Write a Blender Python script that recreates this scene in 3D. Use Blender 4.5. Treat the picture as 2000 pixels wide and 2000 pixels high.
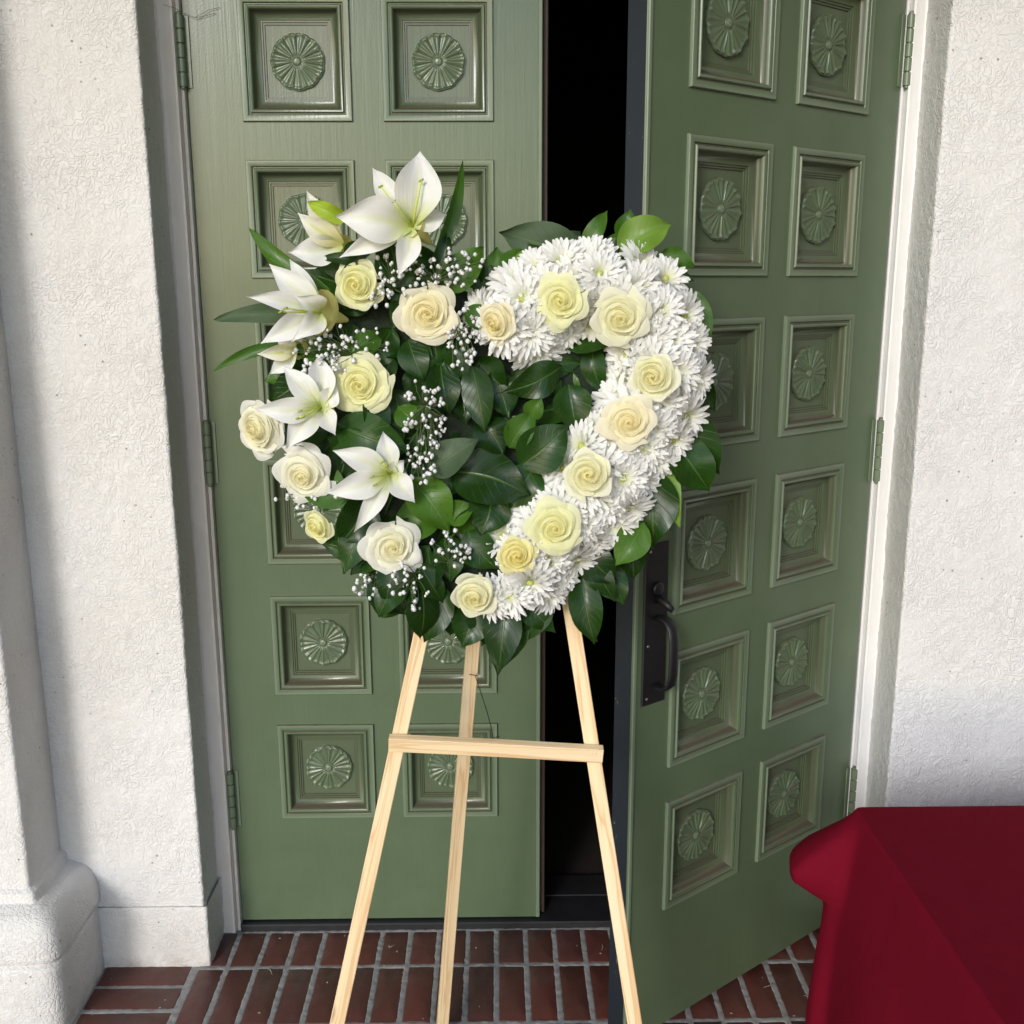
import bpy, math, random
import numpy as np
from mathutils import Vector, Matrix, noise as mnoise
R = math.radians
random.seed(7)
sc = bpy.context.scene
for o in list(bpy.data.objects): bpy.data.objects.remove(o)

# ------------------------------------------------------------------ camera
F_PX, PITCH, YAW, ROLL = 2009.4, R(12.54), R(0.81), R(-0.16)
CAM = Vector((0.6887, -2.4587, 1.6812))
fw = Vector((math.sin(YAW)*math.cos(PITCH), math.cos(YAW)*math.cos(PITCH), -math.sin(PITCH)))
rt = fw.cross(Vector((0, 0, 1))).normalized(); up = rt.cross(fw)
rt2 = rt*math.cos(ROLL) + up*math.sin(ROLL); up2 = up*math.cos(ROLL) - rt*math.sin(ROLL)
cd = bpy.data.cameras.new('camera'); cam = bpy.data.objects.new('camera', cd)
sc.collection.objects.link(cam); sc.camera = cam
cam.matrix_world = Matrix(((rt2.x, up2.x, -fw.x, CAM.x), (rt2.y, up2.y, -fw.y, CAM.y), (rt2.z, up2.z, -fw.z, CAM.z), (0, 0, 0, 1)))
cd.sensor_width = 36; cd.lens = 36*F_PX/2000; cd.clip_start = 0.05; cd.clip_end = 2000

# ------------------------------------------------------------------ light
SUN_AZ, SUN_EL = R(23), R(22)         # to the left of the wall's outward normal / above the horizon
to_sun = Vector((-math.sin(SUN_AZ)*math.cos(SUN_EL), -math.cos(SUN_AZ)*math.cos(SUN_EL), math.sin(SUN_EL)))
w = bpy.data.worlds.new('World'); sc.world = w; w.use_nodes = True
nt = w.node_tree; bg = nt.nodes['Background']
sky = nt.nodes.new('ShaderNodeTexSky'); sky.sky_type = 'NISHITA'; sky.sun_disc = False
sky.sun_elevation = SUN_EL
sky.sun_rotation = math.atan2(to_sun.x, to_sun.y)
sky.air_density = 1.0; sky.dust_density = 0.7; sky.ozone_density = 1.0
nt.links.new(sky.outputs[0], bg.inputs[0]); bg.inputs[1].default_value = 0.15
sd = bpy.data.lights.new('sun', 'SUN'); sd.energy = 0.90; sd.angle = R(13); sd.color = (1.0, 0.99, 0.985)
sun = bpy.data.objects.new('sun', sd); sc.collection.objects.link(sun)
sun.rotation_euler = to_sun.to_track_quat('Z', 'Y').to_euler(); sun.location = (-4, -8, 6)
sc.view_settings.view_transform = 'Standard'; sc.view_settings.look = 'None'
sc.view_settings.exposure = 0.92; sc.view_settings.gamma = 1.0; sc.view_settings.use_curve_mapping = False
sc.cycles.use_denoising = True
sc.cycles.max_bounces = 6; sc.cycles.diffuse_bounces = 4; sc.cycles.glossy_bounces = 3; sc.cycles.transmission_bounces = 4; sc.cycles.caustics_reflective = False; sc.cycles.caustics_refractive = False

# ------------------------------------------------------------------ helpers
def ray(u, v):                         # photo pixel (2000 px) -> direction
    return fw + rt2*((u-1000)/F_PX) - up2*((v-1000)/F_PX)
def easel_plane(u, v, off):            # point standing `off` metres in front of the leaning easel plane
    d = ray(u*1.0352, v*1.0352)
    t = (-0.88 + 0.16*CAM.z - off - CAM.y)/(d.y - 0.16*d.z)
    return CAM + d*t
def at_y(u, v, y):
    d = ray(u*1.0352, v*1.0352); return CAM + d*((y-CAM.y)/d.y)
PXM = 1.0352/1155.0                    # one picture pixel in metres at the wreath

def link(o): sc.collection.objects.link(o); return o
def empty(name, loc, rz=0, label=None, cat=None, group=None):
    o = link(bpy.data.objects.new(name, None)); o.location = loc; o.rotation_euler = (0, 0, rz); o.empty_display_size = .05
    if label: o['label'] = label
    if cat: o['category'] = cat; o['kind'] = 'thing'
    if group: o['group'] = group
    return o
def tag(o, label=None, cat=None, kind=None):
    if label: o['label'] = label
    if cat: o['category'] = cat
    if kind: o['kind'] = kind
    return o
def mesh(name, V, Fc, mat, smooth=True, uv=None, sharp=None):
    me = bpy.data.meshes.new(name)
    me.from_pydata([tuple(v) for v in V], [], Fc)
    if uv is not None:
        l = me.uv_layers.new(name='UVMap')
        idx = np.empty(len(me.loops), dtype=np.int32); me.loops.foreach_get('vertex_index', idx)
        l.data.foreach_set('uv', np.asarray(uv, dtype=np.float32)[idx].ravel())
    if mat: me.materials.append(mat)
    if smooth:
        me.polygons.foreach_set('use_smooth', [True]*len(me.polygons))
        if sharp: me.set_sharp_from_angle(angle=R(sharp))
    me.update()
    return me
def part(name, me, parent=None, world=True):
    """link a mesh; its vertices are in world space (world=True) or in the parent's own space"""
    o = link(bpy.data.objects.new(name, me))
    if parent:
        o.parent = parent
        if world:
            p, M = parent, Matrix.Identity(4)
            while p:
                M = p.matrix_parent_inverse.copy() @ Matrix.LocRotScale(p.location, p.rotation_euler, p.scale) @ M if False else (p.matrix_parent_inverse @ Matrix.LocRotScale(p.location, p.rotation_euler, p.scale)) @ M
                p = p.parent
            o.matrix_parent_inverse = M.inverted()
    return o
class MB:
    def __init__(s): s.V = []; s.F = []; s.UV = []
    def add(s, V, F, UV=None):
        n = len(s.V); s.V += [tuple(v) for v in V]; s.F += [tuple(i+n for i in f) for f in F]
        s.UV += list(UV) if UV is not None else [(0, 0)]*len(V)
    def box(s, a, b, c=0.0):           # box from a to b, chamfer c on all edges (24 corner vertices)
        lo = np.minimum(a, b); hi = np.maximum(a, b)
        if c <= 0:
            V = [(x, y, z) for z in (lo[2], hi[2]) for y in (lo[1], hi[1]) for x in (lo[0], hi[0])]
            s.add(V, [(0, 2, 3, 1), (4, 5, 7, 6), (0, 1, 5, 4), (2, 6, 7, 3), (0, 4, 6, 2), (1, 3, 7, 5)]); return
        import itertools
        V = []; idx = {}
        for sg in itertools.product((0, 1), repeat=3):
            for ax in range(3):
                p = [(lo[k]+c if sg[k] == 0 else hi[k]-c) for k in range(3)]
                p[ax] = lo[ax] if sg[ax] == 0 else hi[ax]
                idx[sg, ax] = len(V); V.append(p)
        F = []
        ctr = (lo+hi)/2
        def face(ids):
            P = [np.array(V[i]) for i in ids]; n = np.cross(P[1]-P[0], P[2]-P[0])
            F.append(tuple(ids) if np.dot(n, sum(P)/len(P)-ctr) > 0 else tuple(reversed(ids)))
        for ax in range(3):
            o1, o2 = [k for k in range(3) if k != ax]
            for sd_ in (0, 1):
                q = []
                for (a1, b1) in ((0, 0), (1, 0), (1, 1), (0, 1)):
                    sg = [0]*3; sg[ax] = sd_; sg[o1] = a1; sg[o2] = b1; q.append(idx[tuple(sg), ax])
                face(q)
            for (a1, b1) in itertools.product((0, 1), repeat=2):   # edges parallel to ax
                s0 = [0]*3; s1 = [0]*3
                s0[o1] = s1[o1] = a1; s0[o2] = s1[o2] = b1; s0[ax] = 0; s1[ax] = 1
                face([idx[tuple(s0), o1], idx[tuple(s1), o1], idx[tuple(s1), o2], idx[tuple(s0), o2]])
        for sg in itertools.product((0, 1), repeat=3):
            face([idx[sg, 0], idx[sg, 1], idx[sg, 2]])
        s.add(V, F)
    def tube(s, P, r, n=8, cap=True):
        P = [Vector(p) for p in P]; rs = r if hasattr(r, '__len__') else [r]*len(P)
        V = []; N = None
        for i, p in enumerate(P):
            t = (P[min(i+1, len(P)-1)]-P[max(i-1, 0)]).normalized()
            if N is None: N = t.orthogonal().normalized()
            N = (N - t*N.dot(t)).normalized(); B = t.cross(N)
            for k in range(n):
                a = 2*math.pi*k/n; V.append(p + (N*math.cos(a)+B*math.sin(a))*rs[i])
        Fc = [(i*n+k, i*n+(k+1) % n, (i+1)*n+(k+1) % n, (i+1)*n+k) for i in range(len(P)-1) for k in range(n)]
        if cap: Fc += [tuple(reversed(range(n))), tuple((len(P)-1)*n+k for k in range(n))]
        s.add(V, Fc)
    def build(s, name, mat, parent=None, smooth=False, sharp=None, world=True):
        return part(name, mesh(name, s.V, s.F, mat, smooth, s.UV if any(u != (0, 0) for u in s.UV) else None, sharp), parent, world)
def grid(nu, nv):
    return [(i*nv+j, (i+1)*nv+j, (i+1)*nv+j+1, i*nv+j+1) for i in range(nu-1) for j in range(nv-1)]

# ------------------------------------------------------------------ materials
class NT:
    def __init__(s, name):
        s.m = bpy.data.materials.new(name); s.m.use_nodes = True; s.t = s.m.node_tree
        s.b = s.t.nodes['Principled BSDF']; s.out = s.t.nodes['Material Output']
    def n(s, typ, **kw):
        nd = s.t.nodes.new(typ)
        for k, v in kw.items():
            if k.startswith('_'): nd.inputs[k[1:].replace('_', ' ')].default_value = v
            else: setattr(nd, k, v)
        return nd
    def l(s, a, b): s.t.links.new(a, b)
    def set(s, **kw):
        for k, v in kw.items(): s.b.inputs[k.replace('_', ' ')].default_value = v
    def co(s, which='Object'): return s.n('ShaderNodeTexCoord').outputs[which]
    def noise(s, vec, scale, detail=2, rough=.5, dist=0):
        nd = s.n('ShaderNodeTexNoise'); nd.inputs['Scale'].default_value = scale; nd.inputs['Detail'].default_value = detail
        nd.inputs['Roughness'].default_value = rough; nd.inputs['Distortion'].default_value = dist
        if vec is not None: s.l(vec, nd.inputs['Vector'])
        return nd.outputs['Fac']
    def ramp(s, fac, stops, interp='LINEAR'):
        nd = s.n('ShaderNodeValToRGB'); cr = nd.color_ramp; cr.interpolation = interp
        while len(cr.elements) < len(stops): cr.elements.new(.5)
        for e, (p, c) in zip(cr.elements, stops):
            e.position = p; e.color = (c, c, c, 1) if not hasattr(c, '__len__') else (*c, 1)
        s.l(fac, nd.inputs[0]); return nd.outputs[0]
    def math(s, op, a, b=None, c=None):
        nd = s.n('ShaderNodeMath', operation=op)
        for i, x in enumerate((a, b, c)):
            if x is None: continue
            if isinstance(x, (int, float)): nd.inputs[i].default_value = x
            else: s.l(x, nd.inputs[i])
        return nd.outputs[0]
    def mix(s, fac, a, b, mode='MIX'):
        nd = s.n('ShaderNodeMix', data_type='RGBA', blend_type=mode)
        for k, x in ((0, fac), (6, a), (7, b)):
            if isinstance(x, (int, float)): nd.inputs[k].default_value = x
            elif isinstance(x, tuple): nd.inputs[k].default_value = (*x, 1)
            else: s.l(x, nd.inputs[k])
        return nd.outputs[2]
    def bump(s, h, strength=.3, dist=.002, normal=None):
        nd = s.n('ShaderNodeBump'); nd.inputs['Strength'].default_value = strength; nd.inputs['Distance'].default_value = dist
        s.l(h, nd.inputs['Height'])
        if normal is not None: s.l(normal, nd.inputs['Normal'])
        return nd.outputs[0]
    def scaled(s, vec, sx, sy, sz):
        nd = s.n('ShaderNodeMapping'); nd.inputs['Scale'].default_value = (sx, sy, sz); s.l(vec, nd.inputs[0]); return nd.outputs[0]
    def color(s, c): s.l(c, s.b.inputs['Base Color'])
    def normal(s, c): s.l(c, s.b.inputs['Normal'])
    def rough(s, c): s.l(c, s.b.inputs['Roughness'])

def m_stucco(name, base, warm):
    k = NT(name); co = k.co()
    wob = k.n('ShaderNodeTexNoise'); wob.inputs['Scale'].default_value = 30; k.l(co, wob.inputs['Vector'])
    add = k.n('ShaderNodeVectorMath', operation='MULTIPLY_ADD'); k.l(wob.outputs['Color'], add.inputs[0]); add.inputs[1].default_value = (.02, .02, .02); k.l(co, add.inputs[2])
    f = k.noise(add.outputs[0], 104, 1.2, .4)
    worm = k.ramp(k.math('ABSOLUTE', k.math('SUBTRACT', f, .5)), [(0, 0), (.035, .35), (.10, 1)])
    f2 = k.noise(co, 110, 2, .5)
    big = k.noise(co, 5, 3, .6)
    msk = k.ramp(k.noise(co, 7, 3, .6), [(.30, .25), (.65, 1)])
    h = k.math('ADD', k.math('MULTIPLY', k.math('MULTIPLY', worm, msk), .85), k.math('ADD', k.math('MULTIPLY', f2, .5), k.math('MULTIPLY', big, .8)))
    k.normal(k.bump(h, .52, .0040))
    vor = k.n('ShaderNodeTexVoronoi'); vor.inputs['Scale'].default_value = 34; k.l(co, vor.inputs['Vector'])
    sp = k.ramp(vor.outputs['Distance'], [(0, 1), (.075, 1), (.11, 0)])
    spm = k.math('MULTIPLY', sp, k.ramp(k.noise(co, 9, 2), [(.46, 0), (.6, .85)]))
    c = k.mix(k.ramp(k.noise(co, 2.3, 4, .6), [(.35, 0), (.7, 1)]), base, warm)
    c = k.mix(k.math('MULTIPLY', k.math('SUBTRACT', 1.0, worm), .08), c, (.42, .38, .33))
    c = k.mix(spm, c, (.25, .22, .19))
    # grime low down by the floor
    sx = k.n('ShaderNodeSeparateXYZ'); k.l(co, sx.inputs[0])
    gr = k.math('MULTIPLY', k.ramp(sx.outputs[2], [(0, 1), (.035, .35), (.16, 0)]), k.ramp(k.noise(co, 22, 4, .7), [(.3, .1), (.75, 1)]))
    c = k.mix(k.math('MULTIPLY', gr, .7), c, (.24, .2, .16))
    k.color(c); k.set(Roughness=.75); k.b.inputs['Specular IOR Level'].default_value = .3
    return k.m
M_ST_L = m_stucco('stucco_left', (.73, .72, .705), (.66, .64, .61))
M_ST_R = m_stucco('stucco_right', (.735, .735, .735), (.69, .69, .685))

def m_paint(name, col, col2, rough=.38, grain=True, dirt=True):
    k = NT(name); co = k.co()
    g = k.noise(k.scaled(co, 90, 90, 4), 1.0, 3, .6, .6)
    g2 = k.noise(co, 7, 3, .6)
    c = k.mix(k.ramp(g2, [(.35, 0), (.7, 1)]), col, col2)
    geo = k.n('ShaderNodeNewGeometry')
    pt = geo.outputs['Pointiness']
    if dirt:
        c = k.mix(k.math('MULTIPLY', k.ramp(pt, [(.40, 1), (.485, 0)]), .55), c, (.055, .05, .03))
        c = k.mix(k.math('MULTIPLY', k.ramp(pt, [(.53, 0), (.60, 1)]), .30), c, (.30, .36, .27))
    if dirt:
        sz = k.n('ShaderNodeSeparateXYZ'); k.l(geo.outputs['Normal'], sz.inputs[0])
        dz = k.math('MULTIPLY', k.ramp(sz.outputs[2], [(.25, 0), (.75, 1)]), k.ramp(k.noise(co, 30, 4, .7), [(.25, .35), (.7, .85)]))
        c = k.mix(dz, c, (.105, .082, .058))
    k.color(c)
    k.rough(k.ramp(k.noise(co, 18, 4, .7), [(.3, rough-.005), (.7, rough+.02)]))
    h = k.math('ADD', k.math('MULTIPLY', g, 1.0 if grain else .15), k.math('MULTIPLY', k.noise(co, 240, 2), .35))
    k.normal(k.bump(h, .30 if grain else .14, .0016))
    k.b.inputs['Specular IOR Level'].default_value = .5
    return k.m
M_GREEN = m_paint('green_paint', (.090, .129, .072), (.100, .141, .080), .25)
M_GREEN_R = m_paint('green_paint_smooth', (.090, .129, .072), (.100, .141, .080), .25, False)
M_NAVY = m_paint('navy_edge', (.010, .014, .020), (.014, .018, .024), .45, True, False)
k = NT('navy_edge_worn'); co = k.co(); ch = k.ramp(k.noise(k.scaled(co, 1, 60, 22), 1.0, 4, .7), [(.66, 0), (.70, 1)])
k.color(k.mix(ch, k.mix(k.noise(co, 8, 3), (.009, .013, .019), (.015, .020, .027)), (.16, .17, .14))); k.set(Roughness=.45); M_NAVY = k.m
M_CASE = m_paint('casing_paint_shaded', (.66, .62, .58), (.72, .69, .66), .42, False, False)  # same casing, darker and warmer: left jamb's shade put into the color
M_CASE_R = m_paint('casing_paint_lit', (.76, .76, .76), (.80, .80, .80), .38, False, False)  # brighter copy: light on the right jamb put into the color

def m_simple(name, col, rough=.6, metal=0, var=.3, scale=20, bumpd=0):
    k = NT(name); co = k.co()
    f = k.noise(co, scale, 4, .6)
    k.color(k.mix(f, tuple(c*(1-var) for c in col), tuple(min(1, c*(1+var)) for c in col)))
    k.set(Roughness=rough, Metallic=metal)
    if bumpd: k.normal(k.bump(f, .4, bumpd))
    return k.m
M_BLACK = m_simple('black_iron', (.006, .006, .007), .5, 0, .4, 60, .001)
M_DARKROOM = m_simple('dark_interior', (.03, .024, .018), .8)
M_CARPET = m_simple('dark_carpet', (.02, .013, .009), .95, 0, .5, 300)
M_SILL = m_simple('dark_sill', (.016, .016, .018), .45, 0, .6, 35, .0015)
M_BROWN = m_simple('brown_edge', (.06, .035, .025), .6)
M_CEIL = m_simple('porch_ceiling_paint', (.50, .41, .30), .7, 0, .1, 4)
M_GROUND = m_simple('outside_ground', (.36, .28, .18), .9, 0, .25, .8)
M_MORTAR = m_simple('mortar', (.27, .265, .255), .9, 0, .45, 70, .0015)
M_WIRE = m_simple('wire', (.05, .05, .04), .4, .8)

k = NT('brick'); co = k.co(); oi = k.n('ShaderNodeObjectInfo')
off = k.n('ShaderNodeVectorMath', operation='ADD'); k.l(co, off.inputs[0])
cmb = k.n('ShaderNodeCombineXYZ'); k.l(k.math('MULTIPLY', oi.outputs['Random'], 37.0), cmb.inputs[0]); k.l(k.math('MULTIPLY', oi.outputs['Random'], 11.0), cmb.inputs[1]); k.l(cmb.outputs[0], off.inputs[1])
v = off.outputs[0]
c = k.ramp(oi.outputs['Random'], [(0, (.112, .032, .024)), (.35, (.088, .032, .023)), (.7, (.126, .033, .025)), (1, (.082, .034, .030))])
c = k.mix(k.ramp(k.noise(v, 14, 4, .65), [(.35, 0), (.8, .45)]), c, (.050, .027, .023))
c = k.mix(k.ramp(k.noise(v, 60, 4, .7), [(.60, 0), (.8, .5)]), c, (.15, .085, .07))
c = k.mix(k.ramp(k.noise(v, 5, 2, .5), [(.55, 0), (.8, .30)]), c, (.12, .11, .105))
k.color(c); k.rough(k.ramp(k.noise(v, 25, 3, .6), [(.3, .34), (.7, .62)])); k.normal(k.bump(k.noise(v, 90, 4, .65), .35, .0018))
M_BRICK = k.m

k = NT('pine'); uv = k.co('UV'); oi = k.n('ShaderNodeObjectInfo')
cmb = k.n('ShaderNodeCombineXYZ'); k.l(k.math('MULTIPLY', oi.outputs['Random'], 9.0), cmb.inputs[1]); k.l(k.math('MULTIPLY', oi.outputs['Random'], 3.0), cmb.inputs[0])
ad = k.n('ShaderNodeVectorMath', operation='ADD'); k.l(uv, ad.inputs[0]); k.l(cmb.outputs[0], ad.inputs[1])
st = k.scaled(ad.outputs[0], 55, 2.2, 1)
g = k.noise(st, 1.0, 3, .5, .9); g2 = k.noise(k.scaled(ad.outputs[0], 420, 9, 1), 1, 2, .5)
c = k.ramp(g, [(.28, (.84, .68, .44)), (.44, (.80, .62, .37)), (.52, (.66, .43, .22)), (.57, (.82, .65, .40)), (.75, (.86, .72, .50))])
c = k.mix(k.math('MULTIPLY', g2, .25), c, (.55, .36, .18))
vk = k.n('ShaderNodeTexVoronoi'); vk.inputs['Scale'].default_value = 1.0; k.l(k.scaled(ad.outputs[0], 16, 4.5, 1), vk.inputs['Vector'])
c = k.mix(k.ramp(vk.outputs['Distance'], [(.03, .75), (.075, .35), (.11, 0)]), c, (.30, .15, .06))
k.color(c); k.set(Roughness=.6); k.normal(k.bump(g2, .15, .0008)); M_PINE = k.m

def m_petal(name, stops, attr='radius', rough=.55, trans=.35, tint=True, vein=0.0):
    k = NT(name)
    if attr == 'radius':
        ln = k.n('ShaderNodeVectorMath', operation='LENGTH'); mp = k.scaled(k.co(), 1, 1, 0); k.l(mp, ln.inputs[0]); fac = ln.outputs['Value']
        fac = k.math('MULTIPLY', fac, 1/.05)
    else:
        sx = k.n('ShaderNodeSeparateXYZ'); k.l(k.co('UV'), sx.inputs[0]); fac = sx.outputs[1]
    c = k.ramp(fac, stops)
    if tint:
        oi = k.n('ShaderNodeObjectInfo'); c = k.mix(1.0, c, oi.outputs['Color'], 'MULTIPLY')
    if vein:
        sx = k.n('ShaderNodeSeparateXYZ'); uv = k.co('UV'); k.l(uv, sx.inputs[0])
        rib = k.ramp(k.math('ABSOLUTE', k.math('SUBTRACT', sx.outputs[0], .5)), [(0, 1), (.05, .7), (.14, 0)])
        c = k.mix(k.math('MULTIPLY', k.math('MULTIPLY', rib, vein), k.ramp(sx.outputs[1], [(.0, 1), (.55, .75), (.95, 0)])), c, (.62, .66, .16))
        ln2 = k.noise(k.scaled(uv, 22, .7, 1), 1.0, 2, .5)
        k.normal(k.bump(ln2, .45, .002))
    k.color(c); k.set(Roughness=rough)
    tr = k.n('ShaderNodeBsdfTranslucent'); k.l(c, tr.inputs[0])
    mx = k.n('ShaderNodeMixShader'); mx.inputs[0].default_value = trans
    k.l(k.b.outputs[0], mx.inputs[1]); k.l(tr.outputs[0], mx.inputs[2]); k.l(mx.outputs[0], k.out.inputs[0])
    return k.m
M_ROSE = m_petal('rose_petal', [(0, (.92, .86, .46)), (.25, (.92, .87, .54)), (.55, (.91, .89, .64)), (1.0, (.90, .89, .74))], 'radius', .55, .45)
M_LILY = m_petal('lily_petal', [(0, (.50, .58, .14)), (.16, (.74, .78, .45)), (.36, (.86, .86, .80)), (1, (.87, .87, .86))], 'uv', .45, .3, False, .45)
M_LILYB = m_petal('lily_petal_back', [(0, (.72, .68, .26)), (.25, (.82, .77, .42)), (.6, (.85, .82, .66)), (1, (.87, .86, .82))], 'uv', .45, .3, False, 1.1)
M_MUM = m_petal('chrysanthemum_petal', [(0, (.70, .76, .30)), (.16, (.82, .84, .62)), (.36, (.88, .88, .84)), (1, (.90, .90, .89))], 'uv', .6, .36, False)
M_MUMC = m_simple('chrysanthemum_center', (.46, .50, .12), .7, 0, .45, 900, .002)
M_STAM = m_simple('lily_stamen', (.55, .62, .10), .5)
M_ANTH = m_simple('lily_anther', (.30, .34, .06), .7)
M_GYP = m_petal('baby_breath', [(0, (.86, .86, .84)), (1, (.88, .88, .87))], 'radius', .8, .25, False)
M_STEM = m_simple('green_stem', (.07, .12, .03), .6)
M_FOAM = m_simple('dark_moss', (.006, .014, .004), .9, 0, .6, 60, .02)

def m_leaf(name, c1, c2, rough=.32, back=None):
    k = NT(name); uv = k.co('UV'); sx = k.n('ShaderNodeSeparateXYZ'); k.l(uv, sx.inputs[0])
    oi = k.n('ShaderNodeObjectInfo')
    a = k.math('ABSOLUTE', k.math('SUBTRACT', sx.outputs[0], .5))
    rib = k.ramp(a, [(0, 1), (.012, 1), (.03, 0)])
    side = k.math('SINE', k.math('MULTIPLY', k.math('SUBTRACT', sx.outputs[1], k.math('MULTIPLY', a, .55)), 52.0))
    vein = k.ramp(side, [(.90, 0), (.99, 1)])
    c = k.mix(oi.outputs['Random'], c1, c2)
    c = k.mix(k.ramp(k.noise(k.co(), 26, 3, .6), [(.3, 0), (.75, .45)]), c, tuple(x*.6 for x in c1))
    c = k.mix(k.math('MULTIPLY', rib, .35), c, (.12, .22, .04))
    c = k.mix(k.math('MULTIPLY', vein, .08), c, (.10, .2, .04))
    k.color(c)
    k.rough(k.ramp(k.noise(k.co(), 35, 2), [(.3, rough-.06), (.7, rough+.12)]))
    h = k.math('ADD', k.math('MULTIPLY', rib, -1.0), k.math('MULTIPLY', vein, -.45))
    k.normal(k.bump(h, .35, .0015)); k.b.inputs['Specular IOR Level'].default_value = .32
    tr = k.n('ShaderNodeBsdfTranslucent'); k.l(k.mix(.5, c, (.12, .26, .03)), tr.inputs[0])
    mx = k.n('ShaderNodeMixShader'); mx.inputs[0].default_value = .20
    k.l(k.b.outputs[0], mx.inputs[1]); k.l(tr.outputs[0], mx.inputs[2]); k.l(mx.outputs[0], k.out.inputs[0])
    return k.m
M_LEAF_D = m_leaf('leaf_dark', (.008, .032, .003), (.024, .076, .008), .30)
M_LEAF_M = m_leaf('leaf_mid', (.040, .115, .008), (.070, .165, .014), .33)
M_LEAF_L = m_leaf('leaf_light', (.13, .25, .03), (.18, .31, .04), .42)
M_LEAF_B = m_leaf('leaf_bright', (.34, .48, .03), (.38, .52, .04), .4)
M_LEAF_G = m_leaf('leaf_dusky', (.060, .10, .050), (.085, .13, .065), .5)

k = NT('red_cloth'); co = k.co()
wv = k.noise(k.scaled(co, 900, 900, 900), 1, 1)
k.color(k.mix(k.noise(co, 3, 3), (.128, .0034, .012), (.146, .0042, .015)))
k.set(Roughness=.85); wr = k.noise(k.scaled(co, 5, 5, 2.2), 1.6, 3, .55, .8)
k.normal(k.bump(wr, .16, .02, k.bump(wv, .25, .0008)))
try: k.b.inputs['Specular IOR Level'].default_value = .05; k.b.inputs['Sheen Weight'].default_value = .0; k.b.inputs['Sheen Tint'].default_value = (.7, .1, .2, 1); k.b.inputs['Sheen Roughness'].default_value = .4
except Exception: pass
M_CLOTH = k.m

# ------------------------------------------------------------------ setting: ground, porch floor, ceiling, dark room
mb = MB(); mb.box((-300, -600, -.30), (300, 200, -.16)); o = mb.build('ground', M_GROUND); tag(o, 'pale paved ground outside the porch', None, 'structure')
FX0, FX1, FY0 = -2.6, 4.6, -4.2
def mortar_sheet():
    xs = np.concatenate([np.arange(FX0, -.34, .12), np.arange(-.34, 1.95, .004), np.arange(2.0, FX1+.1, .12)])
    ys = np.concatenate([np.arange(-.62, -.001, .004), [0.0]]); ys = np.concatenate([np.arange(FY0, -.62, .12), ys])
    V = []
    for x in xs:
        for y in ys:
            z = -.0035
            if -.34 < x < 1.95 and y > -.62:
                n1 = mnoise.noise((x*70, y*70, .3)); n2 = mnoise.noise((x*190, y*190, 4.))
                # distance past the joint's edge
                if x < -.083: dx = min(abs(x+.31), abs(x+.083)); dy = abs((y+.152+.0425) % .085 - .0425)
                else:
                    dx = abs((x-.528+.03775) % .0755 - .03775); yy = y+.168; dy = abs((yy+.105) % .21 - .105) if y < -.06 else min(abs(yy), abs(y+.022))
                d = min(dx, dy)
                z = -.0005 + .0016*n1 + .0009*n2 - .9*max(0, d-.0066)
                z = max(z, -.012)
            V.append((x, y, z))
    return mesh('mortar', V, [tuple(reversed(f)) for f in grid(len(xs), len(ys))], M_MORTAR)
floor_ = MB(); floor_.box((FX0, FY0, -.16), (FX1, 0.16, -.014)); floor = floor_.build('porch_floor', M_MORTAR)
tag(floor, 'brick porch floor laid in rows with grey mortar joints', None, 'structure')
ms = part('mortar_bed', mortar_sheet(), floor)

def brick_mesh(i, lx, ly):
    rnd = random.Random(i); mb = MB()
    n = 7; V = []; Fc = []
    # top surface outline with irregular edges, rounded
    def ring(ins, z):
        pts = []
        for (x0, y0, x1, y1, m) in ((-lx/2, -ly/2, lx/2, -ly/2, 4), (lx/2, -ly/2, lx/2, ly/2, 7), (lx/2, ly/2, -lx/2, ly/2, 4), (-lx/2, ly/2, -lx/2, -ly/2, 7)):
            for q in range(m):
                t = q/m; pts.append([x0+(x1-x0)*t, y0+(y1-y0)*t])
        out = []
        for q, (x, y) in enumerate(pts):
            jx = jit[q][0]; jy = jit[q][1]
            sx = (lx/2-ins)/(lx/2); sy = (ly/2-ins)/(ly/2)
            out.append((x*sx+jx, y*sy+jy, z))
        return out
    jit = [(rnd.uniform(-.0009, .0009), rnd.uniform(-.0009, .0009)) for _ in range(22)]
    rings = [ring(0, -.014), ring(0, -.003), ring(.0012, -.0008), ring(.0032, .0)]
    for r_ in rings: V += r_
    m = 22
    for a in range(3):
        for q in range(m): Fc.append((a*m+q, a*m+(q+1) % m, (a+1)*m+(q+1) % m, (a+1)*m+q))
    c0 = len(V); V.append((0, 0, rnd.uniform(-.0003, .0006)))
    for q in range(m): Fc.append((3*m+q, 3*m+(q+1) % m, c0))
    return mesh('brick', V, Fc, M_BRICK)
full = [brick_mesh(i, .0645, .199) for i in range(5)]; short = [brick_mesh(i+10, .0645, .136) for i in range(5)]; strch = [brick_mesh(i+20, .0755, .216) for i in range(5)]
def lay(me, x, y, rz=0):
    o = part('brick', me, floor); o.location = (x, y, random.uniform(-.0012, .0010)); o.rotation_euler = (random.uniform(-.006, .006), random.uniform(-.006, .006), rz+random.uniform(-.006, .006)); return o
xs_b = [.528+.03775+.0755*i for i in range(-9, 18)]
for x in xs_b:
    if -.07 < x < 1.66: lay(random.choice(short), x, -.0945)
    for r_ in range(2):
        if x > -.06: lay(random.choice(full), x, -.273-.21*r_, random.choice((0, math.pi)))
for i in range(5): lay(random.choice(strch), -.197, -.152-.0425-.085*i, math.pi/2)
rest = MB()
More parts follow.
